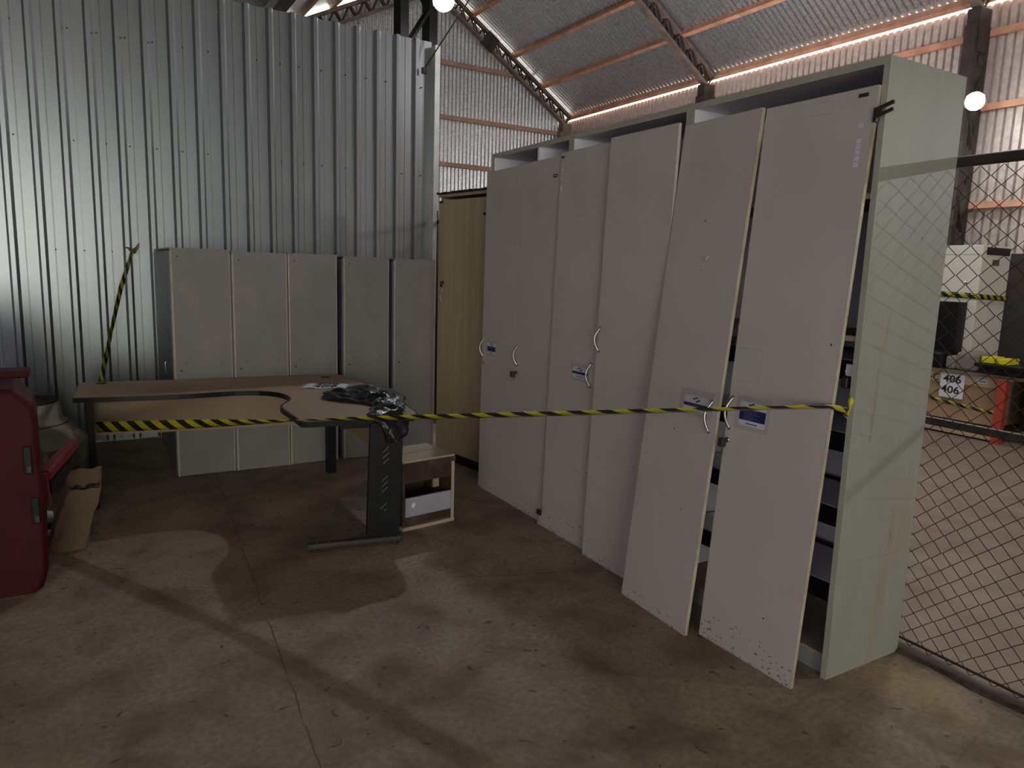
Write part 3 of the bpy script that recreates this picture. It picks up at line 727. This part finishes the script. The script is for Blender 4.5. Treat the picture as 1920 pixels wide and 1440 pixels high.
# ---------------------------------------------------------------- black film bag over the desk corner
def bag():
    # rows of (left point, right point) swept from the tip on the desk across the corner and down the leg
    path = [((1.295, 4.60, .746), (1.315, 4.52, .745)), ((1.36, 4.66, .775), (1.365, 4.44, .748)), ((1.48, 4.70, .775), (1.45, 4.33, .748)), ((1.60, 4.74, .79), (1.50, 4.22, .75)),
            ((1.72, 4.70, .79), (1.48, 4.10, .755)), ((1.77, 4.50, .785), (1.42, 3.98, .755)), ((1.74, 4.27, .78), (1.38, 3.93, .757)), ((1.67, 4.06, .775), (1.36, 3.87, .757)),
            ((1.61, 3.93, .765), (1.38, 3.835, .748)), ((1.585, 3.86, .715), (1.42, 3.82, .70)), ((1.575, 3.84, .67), (1.44, 3.815, .665)), ((1.56, 3.83, .635), (1.455, 3.815, .635)), ((1.53, 3.825, .60), (1.47, 3.82, .605))]
    b = MB(); nu = 26; rows = []
    m = 7
    for i in range(len(path) - 1):
        for j in range(m if i < len(path) - 2 else m + 1):
            t = j / m; rows.append((Vector(path[i][0]).lerp(Vector(path[i + 1][0]), t), Vector(path[i][1]).lerp(Vector(path[i + 1][1]), t)))
    for i, (a, c) in enumerate(rows):
        for j in range(nu):
            t = j / (nu - 1); p = a.lerp(c, t); e = math.sin(math.pi * t) ** .6
            q = Vector(((p.x + p.y) * 11, (p.x - p.y) * 4, p.z * 5)); n1 = abs(noise.noise(q * 1.4)); n2 = abs(noise.noise(q * 3.5 + Vector((3, 1, 2)))); n3 = noise.noise(q * 8)
            hang = 1 if p.z < .742 else 0
            lift = e * (.05 * n1 + .012 * n2) + .004
            dirn = Vector((.15, -1, .1)).normalized() if p.z < .735 else Vector((0, 0, 1))
            wob = Vector((noise.noise(q * 2), noise.noise(q * 2 + Vector((9, 9, 9))), 0)) * (.035 if j in (0, nu - 1) else .018)
            if not hang: wob.z = 0
            p = p + dirn * lift + wob
            if p.x < 1.75 and p.y > 3.9: p.z = max(p.z, .745)
            b.v.append(tuple(p))
    for i in range(len(rows) - 1):
        for j in range(nu - 1): a = i * nu + j; b.f.append((a, a + 1, a + nu + 1, a + nu))
    o = b.build('plastic_bag', bagm, None, True)
    s = o.modifiers.new('thickness', 'SOLIDIFY'); s.thickness = .001
    tag(o, 'crumpled black plastic bag draped over the right corner of the desk', 'bag')
bag()

# ---------------------------------------------------------------- small drawer stand without drawers, behind the slotted leg
ds = empty('drawer_unit', (1.985, 4.008, 0), math.atan2(.062, .419)); tag(ds, 'low dark drawer stand with cream board top and one white drawer front', 'drawer unit')
Wd, Dd, Hd = .38, .34, .44
def dbx(n, m, *a): return bx(n, m, ds, *a)
dbx('side_panel', dkwood_m, -.02, -.004, 0.0, Dd, .03, Hd - .03); dbx('edge_band', board_m, -.024, -.002, -.003, -.0003, .02, Hd - .045)
dbx('side_panel', dkwood_m, -Wd, -Wd + .018, 0, Dd, .03, Hd - .03); dbx('back_panel', dkwood_m, -Wd + .018, -.02, Dd - .015, Dd, .03, Hd - .03)
dbx('top_board', board_m, -Wd, .0, .0, .165, Hd - .012, Hd); dbx('top_board', board_m, -Wd, .0, .175, Dd, Hd - .012, Hd)
dbx('top_frame', dkwood_m, -Wd - .004, .004, -.006, Dd + .004, Hd - .04, Hd - .0122)
dbx('apron', dkwood_m, -Wd + .018, -.022, .002, .018, .30, Hd - .041)
dbx('drawer_front', mat('white_drawer_front', (.40, .40, .46), .45), -Wd + .02, -.026, -.002, .014, .085, .205)
dbx('lower_rail', dkwood_m, -Wd + .018, -.022, .004, .02, .035, .084); dbx('inner_post', beige_m, -.09, -.05, .10, .12, .21, .30)
dbx('base_strip', board_m, -Wd, -.0, -.006, Dd, 0.0, .022)
MB().tube([(-.30, -.002, .155), (-.30, -.008, .155)], .018, 14).build('drawer_knob', whitep_m, ds, True)
for xx, zz in ((-.10, .345), (-.07, .15)): MB().tube([(xx, .001, zz), (xx, -.003, zz)], .004, 8).build('screw', steel_m, ds)

# ---------------------------------------------------------------- hazard tape
def ribbon(name, keys, label, group=None, width=.07, per=.14, cross=None):
    """keys: (point, twist angle from vertical, width factor)"""
    b = MB(); b.uv = []; u = 0; prev = None
    pts = []
    for i in range(len(keys) - 1):
        n = 14
        for j in range(n + (i == len(keys) - 2)):
            t = j / n; p = Vector(keys[i][0]).lerp(Vector(keys[i + 1][0]), t); pts.append((p, keys[i][1] * (1 - t) + keys[i + 1][1] * t, keys[i][2] * (1 - t) + keys[i + 1][2] * t))
    d0 = None
    for i, (p, a, wf_) in enumerate(pts):
        d = (pts[min(i + 1, len(pts) - 1)][0] - pts[max(i - 1, 0)][0]).normalized()
        side = d.cross(Vector((0, 0, 1))).normalized(); upv = side.cross(d)
        wv = upv * math.cos(a) + side * math.sin(a)
        if prev is not None: u += (p - prev).length
        prev = p; hw = width * wf_ / 2
        nn = d.cross(wv)
        for s in (-1, -.3, .3, 1):
            b.v.append(tuple(p + wv * hw * s + nn * .004 * (1 - s * s))); b.uv.append((u / per, (s + 1) * .5))
    for i in range(len(pts) - 1):
        for j in range(3): a = i * 4 + j; b.f.append((a, a + 1, a + 5, a + 4))
    o = b.build(name, tape_m, None, True); sm = o.modifiers.new('thickness', 'SOLIDIFY'); sm.thickness = .0006
    tag(o, label, 'tape', group); return o
A_ = (-.03, 5.27, .52); B_ = (.996, 3.905, .757); C_ = (2.385, 1.668, 1.137)
def lerp3(a, b, t): return tuple(a[i] + (b[i] - a[i]) * t for i in range(3))
A2 = (.03, 5.20, .535)
ribbon('hazard_tape', [(A2, .1, 1), (lerp3(A2, B_, .45), .3, .9), (lerp3(A2, B_, .8), .9, .8), (lerp3(A2, B_, .97), 1.25, .7), (lerp3(B_, C_, .05), 1.25, .8), (lerp3(B_, C_, .2), .95, .8), (lerp3(B_, C_, .5), .95, .75), (lerp3(B_, C_, .75), 1.05, .75), (lerp3(B_, C_, .95), 1.1, .6), (C_, .6, .3), ((2.485, 1.664, 1.115), .3, .4)],
       'black and yellow hazard tape stretched from the desk leg to the nearest tall cabinet')
ribbon('hazard_tape', [((.385, 7.10, 1.66), .2, .6), ((.27, 6.75, 1.36), .7, .55), ((.18, 6.35, 1.07), .2, .7), ((.10, 5.95, .80), .5, .65), ((.07, 5.81, .70), .3, .8)],
       'black and yellow hazard tape slanting from the metal partition down behind the desk')
kn = MB(); kn.tube([(.36, 7.09, 1.68), (.395, 7.08, 1.665), (.42, 7.07, 1.70), (.44, 7.075, 1.735)], [.006, .022, .012, .004], 7); kn.tube([(.40, 7.08, 1.67), (.37, 7.07, 1.69), (.33, 7.075, 1.70)], [.012, .009, .003], 6)
tag(kn.build('tape_knot', mat('tape_knot_yellow', (.16, .13, .02), .5, var=.8, scale=25), None, True), 'knotted end of the hazard tape tied to a screw on the partition', 'tape knot')
kn = MB(); kn.tube([(2.505, 1.668, 1.165), (2.495, 1.66, 1.15), (2.50, 1.665, 1.12), (2.50, 1.672, 1.095)], [.006, .012, .006, .008], 7)
kb_ = kn.build('tape_knot', mat('tape_yellow', (.5, .47, .03), .4, var=.3, scale=20), None, True); tag(kb_, 'yellow knot of the tape at the edge of the nearest tall cabinet', 'tape knot')
MB().tube([(2.505, 1.69, 1.09), (2.515, 1.68, 1.115), (2.53, 1.675, 1.10), (2.545, 1.672, 1.085), (2.515, 1.68, 1.078), (2.505, 1.69, 1.09)], .004, 7).build('brass_staple', brass_m, kb_, True)

# ---------------------------------------------------------------- left side: red cabinet, cream pump, paper bag, tank
rd = empty('red_cabinet', (-.20, 3.95, 0)); tag(rd, 'faded red metal machine housing with black slots cut by the left frame edge', 'machine housing')
body = MB(); prof = [(-1.2, .0), (-.07, .0), (-.035, .02), (-.012, .10), (.0, .45), (-.004, .60), (-.012, .63), (-.012, .86), (-.026, .925), (-.10, .995), (-1.2, .995)]
k = len(prof)
for yy, dx, dz in ((0, -.02, -.015), (.02, 0, 0), (.40, -.02, .0)): body.v += [(x + dx if x > -1 else x, yy, z + (dz if z > .9 else 0)) for x, z in prof]
body.f.append(tuple(range(k)))
for r in range(2):
    for i in range(k): body.f.append((r * k + i, (r + 1) * k + i, (r + 1) * k + (i + 1) % k, r * k + (i + 1) % k))
body.f.append(tuple(2 * k + i for i in reversed(range(k))))
body.build('housing', red_m, rd, bevel=.008)
for z0, z1, xx in ((.59, .725, -.062), (.345, .475, -.045)):
    s = bx('slot', blackp_m, rd, xx - .018, xx + .018, -.008, .004, z0, z1, bevel=.006); bx('slot_latch', dkdust_m, s, xx - .004, xx + .012, -.014, -.008, z0 + .01, z0 + .04)
MB().bar((.0, .12, .40), (-.01, .10, .56), .03, .03).build('side_strip', red2_m, rd)
rb = bx('rear_rail', red_m, rd, -1.2, -.06, .43, .60, .985, 1.02, bevel=.006); bx('rail_support', dkdust_m, rd, -1.15, -.35, .45, .58, 0, .985)
lv = MB(); lv.bar((-.01, .15, .535), (.115, .55, .60), .05, .055); lv.build('lever_arm', red2_m, rd, bevel=.008)
lv = MB(); lv.bar((.0, .15, .47), (.125, .55, .545), .04, .06); lv.build('lever_underside', blackp_m, rd)

pm = empty('cream_pump', (-.42, 6.2, 0)); tag(pm, 'chipped cream cast-iron bell housing with bolted flange on stubby legs', 'machine')
MB().lathe([(.0, .16), (.12, .16), (.20, .22), (.35, .235), (.40, .25), (.40, .27), (.36, .285), (.335, .35), (.28, .40), (.278, .412), (.25, .425), (.235, .545), (.215, .555), (.16, .555), (.15, .53), (.0, .53)], 48).build('bell_housing', cream_m, pm, True)
MB().lathe([(.236, .398), (.283, .398), (.283, .404), (.236, .404)], 48).build('seam_ring', mat('dark_rust', (.07, .035, .02), .8), pm, True)
MB().lathe([(.15, .5555), (.225, .5555), (.225, .566), (.15, .566)], 40).build('rim_ring', mat('dark_rust', (.07, .035, .02), .8), pm, True)
for i in range(12):
    a = i * math.pi / 6 + .2; MB().tube([(.38 * math.cos(a), .38 * math.sin(a), .265), (.38 * math.cos(a), .38 * math.sin(a), .287)], .011, 6).build('flange_bolt', steel_m, pm)
for a in (-1.25, -.15, .9, 2.2, 3.6):
    MB().tube([(.33 * math.cos(a), .33 * math.sin(a), .0), (.34 * math.cos(a), .34 * math.sin(a), .25)], [.042, .05], 14).build('leg', cream_m, pm, True)
MB().lathe([(.0, .0), (.20, .0), (.20, .04), (.13, .17), (.0, .17)], 32).build('lower_hub', cream_m, pm, True)
MB().tube([(.26, -.10, .33), (.34, -.13, .32), (.37, -.14, .28)], [.03, .035, .02], 10).build('side_boss', cream_m, pm, True)

tk = MB().lathe([(.0, 0), (.26, 0), (.28, .06), (.28, 1.05), (.265, 1.16), (.20, 1.25), (.08, 1.30), (.0, 1.30)], 40).build('storage_tank', creamb_m, None, True)
tk.location = (-.745, 5.45, 0); tag(tk, 'yellowish cream cylindrical tank at the left frame edge', 'tank')

# paper bag
def paper_bag():
    t = empty('paper_bag', (-.145, 4.52, 0)); tag(t, 'crumpled brown kraft paper bag slumped on the floor beside the red housing', 'bag')
    b = MB(); n = 12; ring = [(-.085, -.05), (0, -.058), (.085, -.05), (.10, 0), (.095, .06), (0, .06), (-.085, .06), (-.10, 0)]
    fine = []
    for i in range(8):
        for j in range(4): a = Vector(ring[i]); c = Vector(ring[(i + 1) % 8]); fine.append(a.lerp(c, j / 4))
    K = len(fine)
    for r in range(n + 1):
        z = r / n; lean = .10 * z ** 1.2
        for i, p in enumerate(fine):
            top = .345 + (.085 * max(0, math.sin((i - 14) / K * 2 * math.pi)) if 1 else 0)
            top = .335 + (.10 if 12 <= i <= 24 else (.05 if i in (11, 25, 10) else 0))
            q = Vector((p.x * 14, p.y * 14, z * 6)); d = .022 * noise.noise(q) + .014 * noise.noise(q * 2.7)
            fct = (1.10 - .08 * min(1, z * 4)) * (1 - .10 * z); p = Vector((p.x, p.y * (1 - .45 * z), 0))
            b.v.append((p.x * fct * (1 + d * 7) + lean, p.y * fct * (1 + d * 9), .002 + top * z + (.01 * noise.noise(q * 3) if r == n else 0)))
    for r in range(n):
        for i in range(K): b.f.append((r * K + i, r * K + (i + 1) % K, (r + 1) * K + (i + 1) % K, (r + 1) * K + i))
    b.f.append(tuple(reversed(range(K))))
    o = b.build('bag_body', kraft_m, t); s = o.modifiers.new('thickness', 'SOLIDIFY'); s.thickness = .0015
    # loose contents showing in the mouth
    c = MB()
    for i in range(7):
        a = Vector((.02 + .02 * i, random.uniform(-.02, .03), .31)); c.bar(a, a + Vector((random.uniform(-.03, .03), random.uniform(-.01, .02), random.uniform(.03, .07))), .012, .02)
    c.build('bag_contents', dkdust_m, t)['kind'] = 'stuff'
paper_bag()
ct = empty('white_canister', (-.25, 4.63, 0)); tag(ct, 'small white canister with a black stripe between the red housing and the paper bag', 'canister')
MB().lathe([(0, .02), (.045, .02), (.045, .10), (.0, .10)], 20).build('body', whitep_m, ct, True); MB().lathe([(.0, .10), (.046, .10), (.046, .14), (0, .14)], 20).build('stripe', blackp_m, ct, True)
MB().lathe([(0, .14), (.043, .14), (.043, .185), (.03, .19), (0, .19)], 20).build('cap', whitep_m, ct, True); MB().lathe([(0, 0), (.04, 0), (.04, .02), (0, .02)], 20).build('foot_ring', rub_m, ct, True)

# ---------------------------------------------------------------- store behind the fence
def thing_box(name, label, cat, m, x0, x1, y0, y1, z0, z1, bevel=.004, group=None):
    o = MB().box(x0, x1, y0, y1, z0, z1).build(name, m, None, bevel=bevel); return tag(o, label, cat, group)
# pallet-rack beam and red upright
rk = empty('storage_rack', (8.0, 3.65, 0)); tag(rk, 'low storage rack with an orange-red upright and dark beams beyond the fence', 'rack')
bx('upright', orange_m, rk, -.05, .02, -.035, .045, 0, .66); bx('upright', orange_m, rk, -.05, .05, 1.95, 2.05, 0, .66)
bx('front_beam', mat('dusty_brown_beam', (.20, .14, .11), .7), rk, .0, .05, -2.2, 2.6, .665, .70)
bx('deck', struct_m, rk, .06, 1.3, -2.2, 2.6, .67, .69); bx('rear_beam', struct_m, rk, 1.3, 1.34, -2.2, 2.6, .085, .69)
bx('base_board', card2_m, rk, .0, .9, .06, 1.9, .02, .06)
# cardboard box with the lot number
cb = empty('cardboard_box', (8.07, 4.12, .155)); tag(cb, 'large cardboard box marked 406 in the rack behind the fence', 'box')
bx('carton', card_m, cb, 0, .6, -.40, .72, 0, .50, bevel=.006); bx('carton_flap', card2_m, cb, -.03, .0, -.40, .72, .40, .505)
bx('carton_fold', dkwood_m, cb, -.004, .0, -.38, .10, .395, .402); bx('loose_flap', card2_m, cb, -.10, .12, -.56, -.40, .505, .512)
FM = lambda y, z, x=-.0318: basis((0, -1, 0), (0, 0, 1), (-1, 0, 0), (x, y, z))
text('printed_letter', 'C', .11, mat('faded_print', (.09, .06, .05), .7), cb, FM(.245, .44), bold=.0015)
shp = bx('number_sheet', paper_m, cb, -.036, -.0335, -.06, .19, .235, .495)
text('printed_number', '406', .108, ink_m, shp, FM(.065, .435, -.0375) @ Matrix.Diagonal((1.18, 1, 1, 1)), bold=.002); text('printed_number', '406', .108, ink_m, shp, FM(.075, .32, -.0375) @ Matrix.Diagonal((1.18, 1, 1, 1)), bold=.002)
s2 = bx('small_sticker', lab_m, cb, -.033, -.0302, -.285, -.18, .435, .475); bx('sticker_print', faint_m, s2, -.034, -.0332, -.275, -.21, .448, .462)
ribbon('hazard_tape', [((7.97, 4.85, .44), .1, .6), ((7.975, 4.3, .36), .2, .6), ((7.97, 3.95, .33), .3, .6), ((7.95, 3.70, .315), .1, .5)], 'black and yellow hazard tape across the cardboard box marked 406', per=.15)
thing_box('cardboard_box', 'brown cardboard box low in the rack under the hazard tape', 'box', card_m, 8.10, 8.6, 4.88, 5.5, .155, .55)
# white air-conditioner tower: bright side faces the fence, front faces the camera side
ac = empty('air_conditioner', (8.4, 4.226, .701)); tag(ac, 'tall white floor-standing air conditioner on the rack behind the fence', 'air conditioner')
bx('cabinet', white_m, ac, 0, .60, 0, .52, 0, 1.335, bevel=.006)
f_ = bx('air_outlet', blackp_m, ac, .08, .56, -.006, .004, 1.235, 1.315); 
for i in range(4): bx('outlet_slat', mat('dark_slat', (.05, .045, .035), .5), f_, .09, .55, -.010, -.006, 1.245 + i * .018, 1.249 + i * .018)
bx('outlet_frame', white_m, ac, .05, .59, -.003, .003, 1.215, 1.232); bx('display', mat('olive_display', (.12, .12, .06), .4), ac, .22, .36, -.004, 0, 1.12, 1.185)
bx('side_seam', mat('seam_shadow_grey', (.35, .34, .32), .6), ac, -.002, 0, 0.01, .51, 1.23, 1.236); MB().tube([(-.002, .13, .93), (-.01, .13, .93)], .016, 10).build('side_screw', steel_m, ac, True)
bx('base_frame', mat('green_grey_tube', (.34, .35, .20), .5), ac, 0, .6, -.02, -.001, .0, .02)
ribbon('hazard_tape', [((8.385, 4.78, 1.50), 0.1, .85), ((8.385, 4.22, 1.485), .1, .85), ((8.42, 4.205, 1.48), .1, .85), ((9.0, 4.205, 1.46), .1, .8)], 'black and yellow hazard tape wrapped around the white air conditioner', per=.14)
# black box in front of it, added for its dark opening
sc_ = empty('opening_box', (8.20, 4.30, .70)); tag(sc_, 'black box standing in for the dark opening of the air conditioner', 'stand-in box')
bx('case', blackp_m, sc_, 0, .17, .0, .36, 0, .715, bevel=.004); bx('side_trim', mat('blue_black_trim', (.05, .06, .10), .4), sc_, -.006, 0, .24, .36, 0.0, .71); bx('light_dot', whitep_m, sc_, -.008, -.006, .29, .31, .62, .635)
# clutter on the rack
yp = empty('yellow_bin', (7.98, 3.76, .815)); tag(yp, 'bright yellow plastic bin on the black sheets', 'bin')
bx('bin_half', yel_m, yp, 0, .22, .015, .135, 0, .062, bevel=.006); bx('bin_half', yel_m, yp, 0, .22, -.125, -.01, -.0, .056, bevel=.006)
thing_box('black_sheet_stack', 'stack of black flat sheets lying on the rack under the yellow bin', 'sheets', blackp_m, 7.9, 8.6, 2.6, 3.92, .775, .812)
thing_box('black_sheet_stack', 'lower black slab under the stack of black sheets', 'sheets', black_m, 7.93, 8.62, 2.2, 3.86, .715, .773)
for i, (y0, y1, z1, lab) in enumerate(((3.93, 4.16, .90, 'rounded grey bundle beside the black sheets'), (4.16, 4.27, .845, 'smaller grey bundle next to the rounded one'))):
    o = MB().box(8.0, 8.25, y0, y1, .705, z1).build('grey_bundle', grey_m, None, bevel=.03); tag(o, lab, 'bundle', 'grey bundles on the rack')
o = MB().box(7.98, 8.17, 4.28, 4.75, .705, .88).build('dark_bundle', blackp_m, None, bevel=.03); tag(o, 'dark bundle at the edge of the tall cabinet on the rack', 'bundle')
thing_box('dark_equipment', 'black bulky equipment under the rack at the right frame edge', 'equipment', black_m, 8.15, 9.0, 2.3, 3.55, .155, .62, bevel=.03)
dk2 = thing_box('dark_wall_block', 'dark block added in place of the dark wall right of the white air conditioner', 'block', mat('dark_wall_brown', (.04, .032, .027), .6), 9.35, 9.9, 3.2, 4.75, 0, 1.98)  # block added where the wall behind reads dark

# ---------------------------------------------------------------- lamps
def lamp(name, loc, label, tgt):
    t = empty(name, loc); t.rotation_euler = (Vector(tgt) - Vector(loc)).to_track_quat('-Z', 'Y').to_euler(); tag(t, label, 'lamp')
    MB().box(-.11, .11, -.08, .08, .03, .07).build('housing', struct_m, t, bevel=.01)
    MB().lathe([(.001, -.10), (.035, -.096), (.07, -.08), (.098, -.05), (.112, -.01), (.112, .03), (0, .03)], 32).build('lens', lampm, t, True)
    return t
lamp('floodlight', (3.48, 7.50, 4.43), 'glaring floodlight at the top of the frame above the partition end', (1.5, 2, .5))
lamp('floodlight', (10.10, 5.42, 3.96), 'glaring floodlight on the dark column at the right', (4, 2, 1.5))
rod = MB().tube([(3.08, 7.09, 3.58), (3.43, 6.8, 4.226), (4.48, 5.93, 6.16)], .007, 8).build('brace_rod', struct_m, None, True); struct(rod, 'thin dark brace rod from the partition corner to the roof', 'rod')
bx('rod_bracket', struct_m, rod, 3.06, 3.11, 7.07, 7.10, 3.54, 3.60)
MB().bar((10.14, 5.44, 4.0), (10.62, 5.75, 4.02), .03, .03).build('lamp_bracket', struct_m, None); struct(C.objects[-1], 'short bracket joining the right floodlight to its column', 'bracket')
